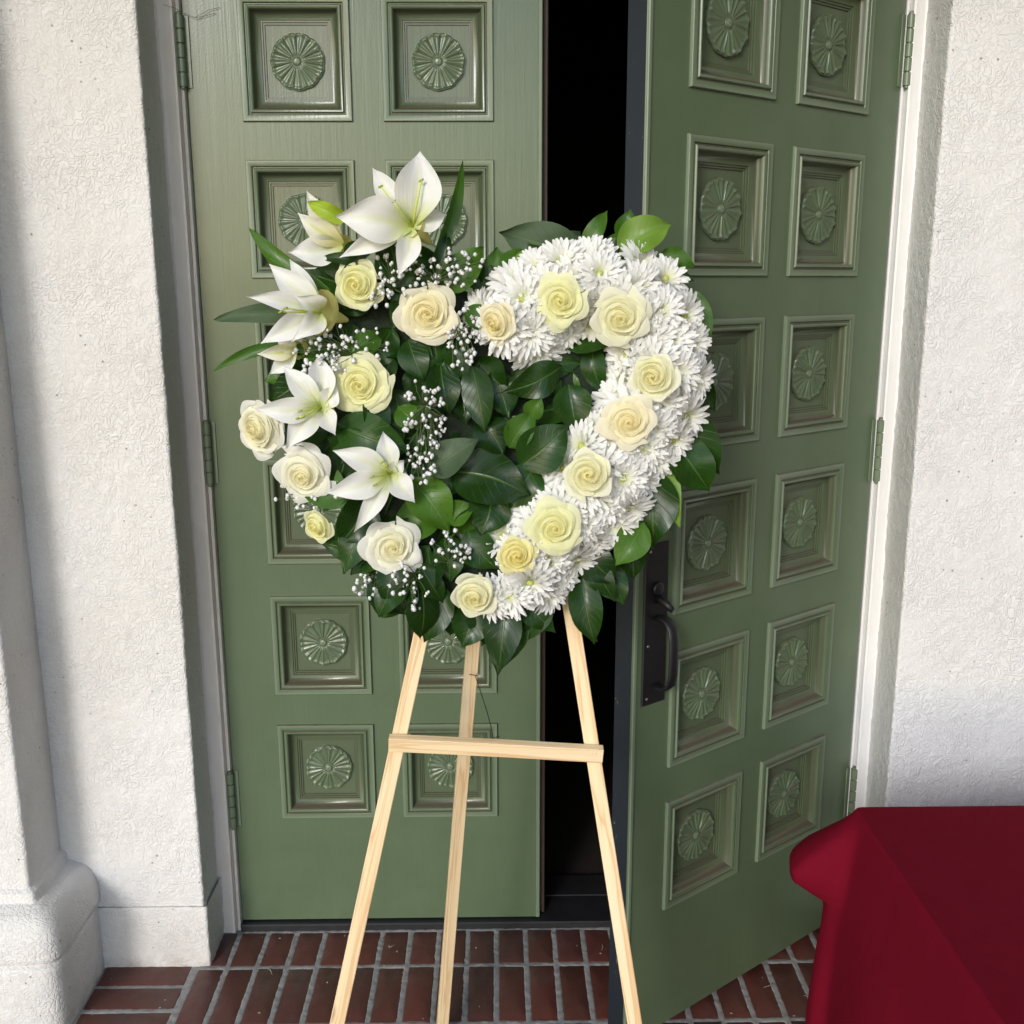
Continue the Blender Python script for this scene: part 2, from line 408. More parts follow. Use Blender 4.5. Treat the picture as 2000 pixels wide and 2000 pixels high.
for r_ in range(2, 18):
    for i in range(-40, 55):
        x = .528+.03775+.0755*i; y = -.273-.21*r_
        if y < FY0 or not FX0 < x < FX1: continue
        rest.box((x-.032, y-.0995, -.014), (x+.032, y+.0995, random.uniform(-.001, .001)), .002)
for r_ in range(0, 2):
    for i in list(range(-40, -9))+list(range(18, 55)):
        x = .528+.03775+.0755*i; y = -.273-.21*r_
        if (x > -.42 and x < 1.9) or not FX0 < x < FX1: continue
        rest.box((x-.032, y-.0995, -.014), (x+.032, y+.0995, random.uniform(-.001, .001)), .002)
tag(rest.build('brick_paving', M_BRICK, floor), None, None, 'stuff')
cl = MB(); cl.box((FX0-3, -2.7, 3.60), (FX1+1, .2, 3.80)); tag(cl.build('porch_ceiling', M_CEIL), 'plain tan ceiling over the porch', None, 'structure')
rm = MB()
rm.box((-1.2, .17, -.10), (3.0, 4.5, .004)); tag(rm.build('interior_floor', M_CARPET), 'dark carpet inside the doorway', None, 'structure')
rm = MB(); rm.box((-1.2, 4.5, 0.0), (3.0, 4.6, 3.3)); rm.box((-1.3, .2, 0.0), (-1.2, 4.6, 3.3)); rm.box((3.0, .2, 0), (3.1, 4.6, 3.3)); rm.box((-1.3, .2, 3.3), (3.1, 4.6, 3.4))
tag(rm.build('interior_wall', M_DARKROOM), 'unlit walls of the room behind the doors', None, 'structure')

ew = MB(); ew.box((3.9, -4.2, -.1), (4.1, -.155, 3.60)); tag(ew.build('light_block_wall', m_simple('light_block_brown', (.12, .06, .045), .8, 0, .3, 9)), 'added unseen brown wall blocking light from the right', None, 'structure')  # unseen wall added to keep right-hand sky light off the open leaf
# ------------------------------------------------------------------ stucco walls
def round_path(pts, rad, step):
    """polyline in XY with rounded convex/concave corners; returns points and normals (left-hand side of travel is inside)"""
    P = []
    pts = [np.array(p, float) for p in pts]
    for i, p in enumerate(pts):
        if i in (0, len(pts)-1): P.append([p]); continue
        a = (pts[i-1]-p); b = (pts[i+1]-p); a /= np.linalg.norm(a); b /= np.linalg.norm(b)
        P.append([(p+a*rad)*(1-t)**2 + p*2*t*(1-t) + (p+b*rad)*t*t for t in np.linspace(0, 1, 6)])
    out = []
    for i in range(len(P)-1):
        out += P[i]
        s, e = P[i][-1], P[i+1][0]; L = np.linalg.norm(e-s); n = max(1, int(L/step))
        out += [s+(e-s)*j/n for j in range(1, n)]
    out += P[-1]
    return np.array(out)
def stucco(name, pts, z0, z1, step, mat, parent, amp=.0016, rad=.008, far=None):
    P = round_path(pts, rad, step); n = len(P)
    T = np.gradient(P, axis=0); T /= np.linalg.norm(T, axis=1)[:, None]+1e-9
    N = np.stack([T[:, 1], -T[:, 0]], 1)        # travelling +x -> normal -y
    zs = np.arange(z0, z1+step*.5, step); zs[-1] = z1; m = len(zs)
    V = []
    for i in range(n):
        x, y = P[i]; nx, ny = N[i]
        for z in zs:
            d = amp*(mnoise.noise((x*55, y*55, z*55)) + .7*mnoise.noise((x*130, y*130, z*130))) + .0022*mnoise.noise((x*6, y*6, z*6))
            V.append((x+nx*d, y+ny*d, z))
    return part(name, mesh(name, V, grid(n, m), mat), parent)
WY = -.155
WL = empty('stucco_wall', (-.3, WY, 0), 0, 'rough white stucco wall with pilaster, left of the green doors', 'wall')
stucco('wall_face', [(-.45, WY), (-.05, WY), (-.05, .02)], -.01, 2.6, .0055, M_ST_L, WL)
stucco('base_course', [(-.34, WY-.006), (-.042, WY-.006), (-.042, .0)], -.01, .168, .0055, M_ST_L, WL)
stucco('pilaster', [(-1.0, -.325), (-.39, -.325), (-.39, WY+.01)], .30, 2.6, .007, M_ST_L, WL, rad=.012)
# upper wall and backing
up_ = MB(); up_.box((-2.6, WY, 2.6), (-.05, .2, 3.60)); up_.box((-2.6, WY+.012, -.1), (-.075, .2, 2.6)); up_.box((-1.0, -.30, 0), (-.42, WY+.012, 2.6)); up_.box((-1.0, -.325, 2.6), (-.39, WY, 3.60))
up_.build('upper_wall', M_ST_L, WL)
# moulded base of the pilaster: profile (offset, z) swept round the corner
prof = [(-.004, .330), (.002, .326), (.012, .321), (.013, .319), (.014, .300), (.016, .298), (.028, .2965)]
prof += [(.030+.056*math.sin(a)**.9, .205+.088*math.cos(a)) for a in np.linspace(.05, math.pi/2, 10)]
prof += [(.087, .198), (.084, .189), (.080, .187), (.072, .183), (.071, .176), (.078, .172), (.080, .165), (.080, .10), (.0805, .05), (.081, -.01)]
pz = [p[1] for p in prof]; V = []
# resample profile finely
pp = []
for a, b in zip(prof[:-1], prof[1:]):
    L = math.hypot(b[0]-a[0], b[1]-a[1]); n = max(1, int(L/.006))
    pp += [(a[0]+(b[0]-a[0])*j/n, a[1]+(b[1]-a[1])*j/n) for j in range(n)]
pp.append(prof[-1])
path = round_path([(-1.0, -.325), (-.39, -.325), (-.39, WY+.005)], .006, .007)
T = np.gradient(path, axis=0); T /= np.linalg.norm(T, axis=1)[:, None]; Nn = np.stack([T[:, 1], -T[:, 0]], 1)
crn = np.array((-.39, -.325))
for i, (x, y) in enumerate(path):
    nx, ny = Nn[i]
    for (o_, z) in pp:
        # mitred corner: offset by moving along x and y separately
        if y <= -.325+.0065 and x >= -.39-.0065:
            px, py = x+o_*max(nx, 0)**.4, y-o_*max(-ny, 0)**.4
        else: px, py = x+nx*o_, y+ny*o_
        d = .0014*(mnoise.noise((px*55, py*55, z*55))+.7*mnoise.noise((px*130, py*130, z*130)))
        V.append((px+nx*d, py+ny*d, z+d*.5))
part('pilaster_base', mesh('pilaster_base', V, [tuple(reversed(f)) for f in grid(len(path), len(pp))], M_ST_L, True, None, 38), WL)

WR = empty('stucco_wall', (1.9, WY, 0), 0, 'rough white stucco wall right of the doors, behind the red table', 'wall')
stucco('wall_face', [(1.640, .02), (1.640, WY), (2.35, WY)], -.01, 2.6, .0055, M_ST_R, WR)
up_ = MB(); up_.box((1.64, WY, 2.6), (4.6, .2, 3.60)); up_.box((1.665, WY+.012, -.1), (2.35, .2, 2.6)); up_.box((2.35, WY, -.1), (4.6, .2, 2.6))
up_.build('upper_wall', M_ST_R, WR)

# ------------------------------------------------------------------ door frame, threshold
def extrude_z(poly, z0, z1):
    n = len(poly); V = [(x, y, z0) for x, y in poly]+[(x, y, z1) for x, y in poly]
    return V, [(i, (i+1) % n, n+(i+1) % n, n+i) for i in range(n)]+[tuple(reversed(range(n))), tuple(range(n, 2*n))]
FR = empty('door_surround', (.8, .03, 0), 0, 'painted wooden door casing around the green double doors', 'door frame')
base_prof = [(-.062, .10), (-.062, -.022), (-.058, -.030), (-.050, -.032), (-.046, -.026), (-.040, -.023), (-.028, -.024), (-.018, -.027), (-.0135, -.026), (-.012, -.016), (-.0105, -.006), (-.0095, -.012), (-.006, -.0145), (-.0025, -.012), (-.0015, -.002), (-.0015, .10)]
for sgn, x0, mt in ((1, 0, M_CASE), (-1, 1.5965, M_CASE_R)):
    poly = [(x0+sgn*x*1.0, y) for x, y in base_prof]
    if sgn < 0: poly = poly[::-1]
    Vv, Ff = extrude_z(poly, -.005, 2.79)
    mb = MB(); mb.add(Vv, Ff); mb.build('jamb', mt, FR, True, 25)
mb = MB(); mb.box((-.06, -.03, 2.79), (1.66, .10, 2.87), .004); mb.box((-.05, -.15, 2.87), (1.64, .2, 3.60)); mb.build('head', M_CASE, FR)
th = MB(); th.box((-.001, -.020, -.004), (1.598, .10, .018), .003); th.box((-.001, .10, -.004), (1.598, .20, .020), .002)
TH = th.build('threshold', M_SILL); tag(TH, 'worn dark metal threshold under the green doors', 'threshold')

# ------------------------------------------------------------------ doors
Wd = .795; A = [.122, .3675, .4377, .6844]
ROWS = [(.3207+.3433*i, .5815+.3433*i) for i in range(7)]; ZB, ZT, TK = .022, 2.775, .050
PROF = [(0, .0), (0, -.0055), (.0014, -.0075), (.0125, -.0078), (.0140, -.0062), (.0152, -.0030), (.0170, -.0030), (.0184, -.0066), (.0205, -.0086), (.0235, -.0080), (.0262, -.0045), (.0280, .0015),
        (.0305, .0075), (.0345, .0125), (.0400, .0155), (.0445, .0165), (.0452, .0190), (.0490, .0192), (.0497, .0220), (.0535, .0222), (.0542, .0250), (.0580, .0252)]
def panel_mesh(m, s0, s1, z0, z1, mat):
    V = []; Fc = []
    for d, y in PROF:
        for s, z in ((s0+d, z0+d), (s1-d, z0+d), (s1-d, z1-d), (s0+d, z1-d)): V.append((m*s, y, z))
    for i in range(len(PROF)-1):
        for q in range(4):
            f = (i*4+q, i*4+(q+1) % 4, (i+1)*4+(q+1) % 4, (i+1)*4+q); Fc.append(f if m > 0 else f[::-1])
    L = (len(PROF)-1)*4; f = (L, L+1, L+2, L+3); Fc.append(f if m > 0 else f[::-1])
    return mesh('panel', V, Fc, mat, True, None, 50)
def rosette_mesh(mat, rot=0):
    NA, rs = 120, [0, .08, .14, .17, .2, .26, .34, .43, .52, .61, .70, .77, .83, .88, .92, .96, .985, 1.0, 1.0]
    V = []; Fc = []
    for j, r in enumerate(rs):
        for a in range(NA):
            th_ = 2*math.pi*a/NA; ph = (th_*11/(2*math.pi)+rot) % 1.0; q = 2*ph-1     # -1..1 within a petal
            Rr = .0615*(.955+.045*math.cos(q*math.pi/2)**.6)
            rr = min(r, 1.0)
            ridge = math.exp(-((1-abs(q))/.16)**2); tongue = math.exp(-(q/.30)**2)
            env = min(1, max(0, (rr-.16)/.25))
            h = .0062 + .0038*math.cos(rr*math.pi/2*.75) + env*(.0032*ridge + .0030*tongue*(.5+.5*rr) - .0016)
            lip = math.exp(-((rr-.90-.04*math.cos(q*math.pi/2))/.05)**2); h += .0022*lip*(1-.5*ridge)
            h += .0014*math.exp(-((rr-.9)/.05)**2)*ridge
            if rr < .18: h = .0095+.0025*math.cos(rr/.18*math.pi/2)
            if .155 < rr < .215: h -= .002
            if j == len(rs)-1: h = 0.0
            elif rr >= .985: h = min(h, .0062)
            V.append((math.cos(th_)*Rr*rr, -h, math.sin(th_)*Rr*rr))
    for j in range(len(rs)-1):
        for a in range(NA):
            Fc.append((j*NA+a, j*NA+(a+1) % NA, (j+1)*NA+(a+1) % NA, (j+1)*NA+a))
    return mesh('rosette', V, [f[::-1] for f in Fc], mat, True, None, 55)
def door(name, loc, rz, m, mat, label):
    D = empty(name, loc, rz, label, 'door')
    ss = [0]+A+[Wd]; zz = [ZB]
    for a, b in ROWS: zz += [a, b]
    zz.append(ZT)
    V = []; Fc = []; ns, nz = len(ss), len(zz)
    for i, s in enumerate(ss):
        for j, z in enumerate(zz):
            s_ = min(max(s, .002), Wd-.002); V.append((m*s_, 0, z))
    for i in range(ns-1):
        for j in range(nz-1):
            if i in (1, 3) and j % 2 == 1: continue
            f = (i*nz+j, (i+1)*nz+j, (i+1)*nz+j+1, i*nz+j+1); Fc.append(f if m > 0 else f[::-1])
    mb = MB(); mb.add(V, Fc)
    def quad(*q):
        mb.add(q, [(0, 1, 2, 3) if m > 0 else (3, 2, 1, 0)])
    x = lambda s, y, z: (m*s, y, z)
    c = .002
    quad(x(0, c, ZB), x(c, 0, ZB), x(c, 0, ZT), x(0, c, ZT)); quad(x(Wd-c, 0, ZB), x(Wd, c, ZB), x(Wd, c, ZT), x(Wd-c, 0, ZT))
    quad(x(0, TK, ZB), x(0, c, ZB), x(0, c, ZT), x(0, TK, ZT))
    quad(x(Wd, TK, ZB), x(0, TK, ZB), x(0, TK, ZT), x(Wd, TK, ZT)); quad(x(0, TK, ZB), x(Wd, TK, ZB), x(Wd, 0, ZB), x(0, 0, ZB)); quad(x(0, 0, ZT), x(Wd, 0, ZT), x(Wd, TK, ZT), x(0, TK, ZT))
    mb.build('leaf', mat, D, False, None, False)
    e = MB(); e.add([x(Wd, c, ZB), x(Wd, TK, ZB), x(Wd, TK, ZT), x(Wd, c, ZT)], [(0, 1, 2, 3) if m > 0 else (3, 2, 1, 0)]); e.build('leaf_edge', M_NAVY, D, False, None, False)
    a_ = MB(); a_.box((m*(Wd-.0105), -.0045, ZB), (m*(Wd-.0005), 0.0, ZT), .0018); a_.build('astragal', mat, D, False, None, False)
    pm = {}; ros = [rosette_mesh(mat, r_) for r_ in (0, .37, .7)]
    for (z0, z1) in ROWS:
        for s0, s1 in ((A[0], A[1]), (A[2], A[3])):
            p = part('panel', panel_mesh(m, s0, s1, z0, z1, mat), D, False)
            r_ = part('rosette', random.choice(ros), p, False); r_.location = (m*(s0+s1)/2, .0252, (z0+z1)/2); r_.rotation_euler = (0, random.uniform(-.5, .5), 0)
    for z0, z1 in ((2.108, 2.258), (1.21, 1.36), (.30, .455)):
        h = MB(); n = 5; L = (z1-z0)/n; hx = m*-.004; hy = -.013
        for q in range(n):
            h.tube([(hx, hy, z0+q*L+.0008), (hx, hy, z0+q*L+.0018), (hx, hy, z0+(q+1)*L-.0018), (hx, hy, z0+(q+1)*L-.0008)], [.0078, .0088, .0088, .0078], 14)
        h.tube([(hx, hy, z0-.006), (hx, hy, z0-.003), (hx, hy, z1+.003), (hx, hy, z1+.006)], [.003, .006, .006, .003], 10)
        h.box((m*.001, -.0030, z0), (m*.014, -.0002, z1), .0008)
        h.build('hinge', mat, D, True, 40, False)
    return D
GRIT = MB(); rg = random.Random(5)
for _ in range(45):
    x, y = rg.uniform(-.3, 1.7), rg.uniform(-.42, -.03); r = rg.uniform(.0004, .0013); a = rg.uniform(0, 3.1)
    GRIT.box((x-r*(1+abs(math.cos(a))*1.5), y-r*(1+abs(math.sin(a))*1.5), .0012), (x+r*(1+abs(math.cos(a))*1.5), y+r*(1+abs(math.sin(a))*1.5), .0012+r*1.2), r*.25)
for (x, y, l_, a) in ((1.42, -.30, .05, -.6), (1.33, -.27, .03, .2), (.40, -.10, .02, .5), (.95, -.12, .025, 1.2), (.12, -.2, .03, 2.0)):
    GRIT.tube([(x, y, .003), (x+l_*.5*math.cos(a), y+l_*.5*math.sin(a), .005), (x+l_*math.cos(a+.25), y+l_*math.sin(a+.25), .003)], [.0006, .0009, .0004], 5)
tag(GRIT.build('grit', m_simple('grit', (.30, .26, .21), .9), floor), None, None, 'stuff')
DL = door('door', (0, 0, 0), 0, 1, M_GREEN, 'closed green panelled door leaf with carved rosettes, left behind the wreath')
es = MB(); es.box((Wd+.0005, .018, ZB), (Wd+.013, TK+.006, ZT), .002); es.build('rabbet_strip', M_BROWN, DL, False, None, False)
DL['group'] = 'leaves of the green double door'
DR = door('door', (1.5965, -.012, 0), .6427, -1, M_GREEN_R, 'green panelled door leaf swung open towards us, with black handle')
DR['group'] = 'leaves of the green double door'
# handle set (door space: x = -s)
pl = MB(); pl.box((-.770, -.0055, .825), (-.702, .0, 1.17), .0022); PL = pl.build('handle_plate', M_BLACK, DR, False, None, False)
hd = MB(); cs = -.7315
pts = [(cs, -.005, 1.012), (cs, -.020, 1.016), (cs, -.036, 1.012), (cs, -.048, .998), (cs, -.053, .975), (cs, -.054, .935), (cs, -.053, .900), (cs, -.048, .878), (cs, -.034, .866), (cs, -.018, .863), (cs, -.004, .866)]
V = []; Fc = []
for i, p in enumerate(pts):
    a = Vector(pts[max(0, i-1)]); b = Vector(pts[min(len(pts)-1, i+1)]); t = (b-a).normalized(); n_ = t.cross(Vector((1, 0, 0))).normalized(); hw = .0135; ht = .0052
    for q in range(10):
        an = 2*math.pi*q/10; V.append(Vector(p)+Vector((1, 0, 0))*hw*math.cos(an)+n_*ht*math.sin(an))
Fc = [(i*10+q, i*10+(q+1) % 10, (i+1)*10+(q+1) % 10, (i+1)*10+q) for i in range(len(pts)-1) for q in range(10)]
hd.add(V, Fc+[tuple(range(10))[::-1], tuple((len(pts)-1)*10+q for q in range(10))]); hd.build('handle', M_BLACK, PL, True, None, False)
tb = MB(); tb.tube([(-.733, -.004, 1.052), (-.733, -.016, 1.053), (-.731, -.03, 1.046), (-.728, -.044, 1.036)], [.010, .008, .009, .006], 10); tb.tube([(-.735, -.005, 1.075), (-.735, -.011, 1.075), (-.735, -.013, 1.075)], [.015, .0145, .010], 16)
tb.build('thumb_latch', M_BLACK, PL, True, None, False)
sw = MB()
for zz_ in (.84, 1.155, .955): sw.tube([(-.757, -.0055, zz_), (-.757, -.0068, zz_), (-.757, -.0074, zz_)], [.0035, .0033, .001], 8)
sw.build('screw', m_simple('steel_screw', (.25, .25, .24), .35, .8), PL, True, None, False)

cw_ = MB()
for pts_ in ([(.005, -.006, 2.262), (.03, -.010, 2.252), (.06, -.006, 2.268), (.085, -.004, 2.274)], [(.03, -.008, 2.252), (.05, -.006, 2.256), (.075, -.004, 2.262)], [(-.03, -.034, 2.272), (-.01, -.028, 2.268), (.005, -.016, 2.262)]):
    cw_.tube(pts_, .0005, 5)
cw_.build('cobweb_strand', m_simple('cobweb', (.16, .12, .09), .9), DL, True)
# ------------------------------------------------------------------ table draped in red cloth
TX0, TX1, TY0, TY1, TZ = 1.335, 3.15, -1.51, -.745, .742
def cloth():
    rc = .018
    per = []   # (x, y, nx, ny, corner weight)
    def seg(a, b, n, nrm):
        for i in range(n): t = i/n; per.append((a[0]+(b[0]-a[0])*t, a[1]+(b[1]-a[1])*t, nrm[0], nrm[1]))
    def arc(cx, cy, a0, a1, n=14):
        for i in range(n+1): a = a0+(a1-a0)*i/n; per.append((cx+rc*math.cos(a), cy+rc*math.sin(a), math.cos(a), math.sin(a)))
    seg((TX0, TY0+rc), (TX0, TY1-rc), 90, (-1, 0)); arc(TX0+rc, TY1-rc, math.pi, math.pi/2)
    seg((TX0+rc, TY1), (TX1-rc, TY1), 110, (0, 1)); arc(TX1-rc, TY1-rc, math.pi/2, 0)
    seg((TX1, TY1-rc), (TX1, TY0+rc), 60, (1, 0)); arc(TX1-rc, TY0+rc, 0, -math.pi/2)
    seg((TX1-rc, TY0), (TX0+rc, TY0), 110, (0, -1)); arc(TX0+rc, TY0+rc, -math.pi/2, -math.pi)
    n = len(per); V = []; drops = [0, .004, .010, .02, .035, .055, .075, .095, .115, .135, .155, .175, .2, .24, .29, .35, .42, .5, .58, .66, .715, .735]
    s_acc = 0; lx, ly = per[-1][:2]
    def prof(d, K):
        return float(np.interp(d, K[0], K[1]))
    bulge = ([0, .01, .03, .105, .12, .135, .150, .175, .21, .28, .4, .74], [0, .006, .024, .105, .112, .108, .088, .048, .042, .050, .060, .07])
    side = ([0, .02, .08, .2, .4, .74], [0, .006, .018, .038, .055, .068])
    for i, (x, y, nx, ny) in enumerate(per):
        s_acc += math.hypot(x-lx, y-ly); lx, ly = x, y
        cd_ = min(math.hypot(x-cx, y-cy) for cx, cy in ((TX0+rc, TY1-rc), (TX1-rc, TY1-rc), (TX1-rc, TY0+rc), (TX0+rc, TY0+rc)))
        cw = math.exp(-((max(0, cd_-rc))/(.055 if abs(ny) > .7 else .018))**2)
        for d in drops:
            wv = .020*math.sin(s_acc*15+.6*math.sin(s_acc*4))*min(1, max(0, (d-.1)/.4))
            off = (1-cw)*(prof(d, side)+wv)+cw*prof(d, bulge)
            fl = .0 if d == 0 else -.003*(1-math.exp(-d/.01))
            zz_ = TZ-d
            # neighbouring cloth is drawn toward the corner fold
            V.append((x+nx*off, y+ny*off, max(.004, zz_)))
    m = len(drops)
    Fc = [(i*m+j, ((i+1) % n)*m+j, ((i+1) % n)*m+j+1, i*m+j+1) for i in range(n) for j in range(m-1)]
    Fc = [f[::-1] for f in Fc]
    top = tuple(i*m for i in range(n))[::-1]
    # domed edge ring for a soft edge
    ring0 = len(V)
    for (x, y, nx, ny) in per: V.append((x-nx*.006, y-ny*.006, TZ+.0022))
    for i in range(n): Fc.append((i*m, ring0+i, ring0+(i+1) % n, ((i+1) % n)*m)[::-1])
    Fc.append(tuple(ring0+i for i in range(n))[::-1])
    return V, Fc
V, Fc = cloth()
TC = part('tablecloth', mesh('tablecloth', V, Fc, M_CLOTH, True, None, 60)); tag(TC, 'deep red cloth draped over a table at the lower right', 'tablecloth')

# ------------------------------------------------------------------ wooden easel
def stick(name, a, b, wd, dp, face, parent):
    """square-cut stick from a to b; `face` = direction the wide face looks"""
    a, b = Vector(a), Vector(b); t = (b-a); L = t.length; t.normalize()
    n = (Vector(face)-t*Vector(face).dot(t)).normalized(); sd_ = t.cross(n).normalized()
    V = []; Fc = []; UV = []; ns = 14; c = .0012
    ring = [(-wd/2+c, dp/2), (wd/2-c, dp/2), (wd/2, dp/2-c), (wd/2, -dp/2+c), (wd/2-c, -dp/2), (-wd/2+c, -dp/2), (-wd/2, -dp/2+c), (-wd/2, dp/2-c)]
    acc = 0; us = []
    for q in range(8):
        us.append(acc); p0, p1 = ring[q], ring[(q+1) % 8]; acc += math.hypot(p1[0]-p0[0], p1[1]-p0[1])
    sd0 = random.random()*10
    for i in range(ns+1):
        s = i/ns; bow = .0012*math.sin(s*3.1+sd0)
        for q, (u_, v_) in enumerate(ring):
            V.append(a+t*(L*s)+sd_*(u_+bow)+n*(v_)); UV.append((us[q], L*s))
    for i in range(ns):
        for q in range(8): Fc.append((i*8+q, i*8+(q+1) % 8, (i+1)*8+(q+1) % 8, (i+1)*8+q))
    Fc += [tuple(range(8))[::-1], tuple(ns*8+q for q in range(8))]
    Fc = [f[::-1] for f in Fc]
    return part(name, mesh(name, V, Fc, M_PINE, False, UV), parent)
EA = empty('easel', (.65, -.70, 0), 0, 'pale pine three-legged easel holding the heart wreath', 'easel')
def leg_pt(x0, k_, z): return (x0+k_*z, -.88+.16*z, z)
fz = (0, -1, -.16)
stick('leg', leg_pt(.551-.2267*1.077, .2267, 0), leg_pt(.551-.2267*1.077, .2267, 1.60), .0265, .018, fz, EA)
stick('leg', leg_pt(.814+.1524*1.138, -.1524, 0), leg_pt(.814+.1524*1.138, -.1524, 1.60), .0265, .018, fz, EA)
p1 = at_y(893.5, 1212, -.53); p2 = at_y(848, 1776, -.45); dv = (p1-p2)/(p1.z-p2.z)
stick('leg', p2-dv*p2.z, p2+dv*(1.585-p2.z), .026, .018, (.15, -1, 0), EA)
cbl = easel_plane(734, 1402, .0175); cbr = easel_plane(1137, 1422, .0175)
CB = stick('crossbar', cbl, cbr, .0275, .0175, fz, EA)
nl = MB()
for (u_, v_) in ((746, 1401), (1118, 1421), (1125, 1421.5), (1131, 1421)):
    p = easel_plane(u_, v_, .0264); nl.tube([p, p+Vector((0, -.0012, 0))], [.0014, .001], 6)
nl.build('nail', M_WIRE, CB)
stick('top_block', leg_pt(.66, 0, 1.585), leg_pt(.76, 0, 1.585), .04, .03, fz, EA)
wr_ = MB(); a_ = at_y(897, 1276, -.546); b_ = easel_plane(930, 1393, .006); md = (a_+b_)/2+Vector((.006, 0, -.012))
wr_.tube([a_+Vector((-.012, 0, .004)), a_+Vector((.004, -.006, .004)), a_, a_*.7+b_*.3+Vector((.003, 0, -.004)), md, a_*.2+b_*.8+Vector((.004, 0, -.006)), b_, b_+Vector((.012, 0, .004))], .0009, 6)
wr_.build('wire', M_WIRE, EA, True)

# ------------------------------------------------------------------ heart wreath
WRH = empty('heart_wreath', easel_plane(900, 1240, .03), 0, 'heart-shaped flower wreath of white roses, lilies and chrysanthemums with green leaves', 'wreath')
def frame_axis(P, tx, ty, spin=0):
    """matrix whose Z looks at the viewer's side, tilted tx right / ty up"""
    tc = (Vector((.69, -2.6, 1.5))-P).normalized()
    z = (tc + Vector((1, 0, 0))*tx + Vector((0, 0, 1))*ty).normalized()
    x = Vector((1, 0, 0)); x = (x-z*x.dot(z)).normalized(); y = z.cross(x)
    M = Matrix((x, y, z)).transposed() @ Matrix.Rotation(spin, 3, 'Z')
    M = M.to_4x4(); M.translation = P; return M
def inv_of(p): return Matrix.Translation(p.location).inverted()
def place(o, M):
    o.matrix_parent_inverse = inv_of(WRH); o.matrix_basis = M
# --- moss base
hp = [(640, 560), (720, 520), (820, 520), (900, 560), (980, 540), (1080, 490), (1180, 490), (1260, 560), (1290, 680), (1250, 820), (1170, 930), (1090, 1040), (1000, 1120), (900, 1160), (800, 1120), (720, 1060), (660, 980), (610, 900), (590, 780), (590, 650)]
V = [easel_plane(u, v, .012) for u, v in hp]+[easel_plane(u+(900-u)*.06, v+(820-v)*.06, .05) for u, v in hp]; n = len(hp)
part('moss_base', mesh('moss_base', V, [(i, (i+1) % n, n+(i+1) % n, n+i) for i in range(n)]+[tuple(range(n)), tuple(range(n, 2*n))[::-1]], M_FOAM, False), WRH)

# --- leaves
def blade(B, T, width, nrm, bend=.1, fold=.18, shape='ovate', nu=5, nl_=11, wav=0.0, seed=0, curl=0.0):
    B, T = Vector(B), Vector(T); L = (T-B).length; t = (T-B).normalized()
    n = (Vector(nrm)-t*Vector(nrm).dot(t)).normalized(); sd_ = t.cross(n).normalized()
    V = []; UV = []
    for i in range(nl_):
        s = i/(nl_-1)
        if shape == 'ovate': w_ = max(.02, (math.sin(math.pi*s**.78)**.85)) if 0 < s < 1 else .03
        elif shape == 'round': w_ = max(.05, (math.sin(math.pi*s**.9)**.6)) if 0 < s < 1 else .05
        elif shape == 'strap': w_ = max(.03, (math.sin(math.pi*s**.7)**.6)*(1-.25*s)) if 0 < s < 1 else .03
        elif shape == 'lily': w_ = (.20*(1-s) + 1.12*math.sin(math.pi*min(1, s**.98))**1.08*(1-.30*s)) if s < 1 else .03
        w_ = w_*(1-.55*max(0, s-.82)/.18) if shape in ('ovate',) and s > .82 else w_
        ctr = B+t*(L*s)+sd_*(.05*L*math.sin(math.pi*s)*math.sin(seed*2.1))+n*(bend*L*math.sin(math.pi*s)*1.0 - curl*L*max(0, s-.6)**2*3.0)
        for j in range(nu):
            q = 2*j/(nu-1)-1
            e = wav*width*math.sin(s*9+q*2+seed)*abs(q)
            V.append(ctr+sd_*(q*w_*width/2)+n*(fold*w_*width/2*abs(q)**1.5+e)); UV.append((.5+.5*q, s))
    return V, [f[::-1] for f in grid(nl_, nu)], UV
def leaf(b, t, wpx, mat, ob=.04, ot=.05, bend=.06, fold=.12, tilt=(0, 0), shape='ovate', wav=.05):
    B = easel_plane(*b, ob); T = easel_plane(*t, ot)
    sl_ = random.Random(int(b[0]*7+t[1])); nrm = (CAM-B).normalized()+Vector((tilt[0]+sl_.uniform(-.35, .35), 0, tilt[1]+sl_.uniform(-.3, .4)))
    bend += sl_.uniform(-.02, .10); fold += sl_.uniform(-.05, .30); wav += sl_.uniform(0, .05)
    V, Fc, UV = blade(B, T, wpx*PXM, nrm, bend, fold, shape, 7, 13, wav, random.random()*6)
    return part('leaf', mesh('leaf', V, Fc, mat, True, UV), WRH)
D_, Md, Lt, Br, Gd = M_LEAF_D, M_LEAF_M, M_LEAF_L, M_LEAF_B, M_LEAF_G
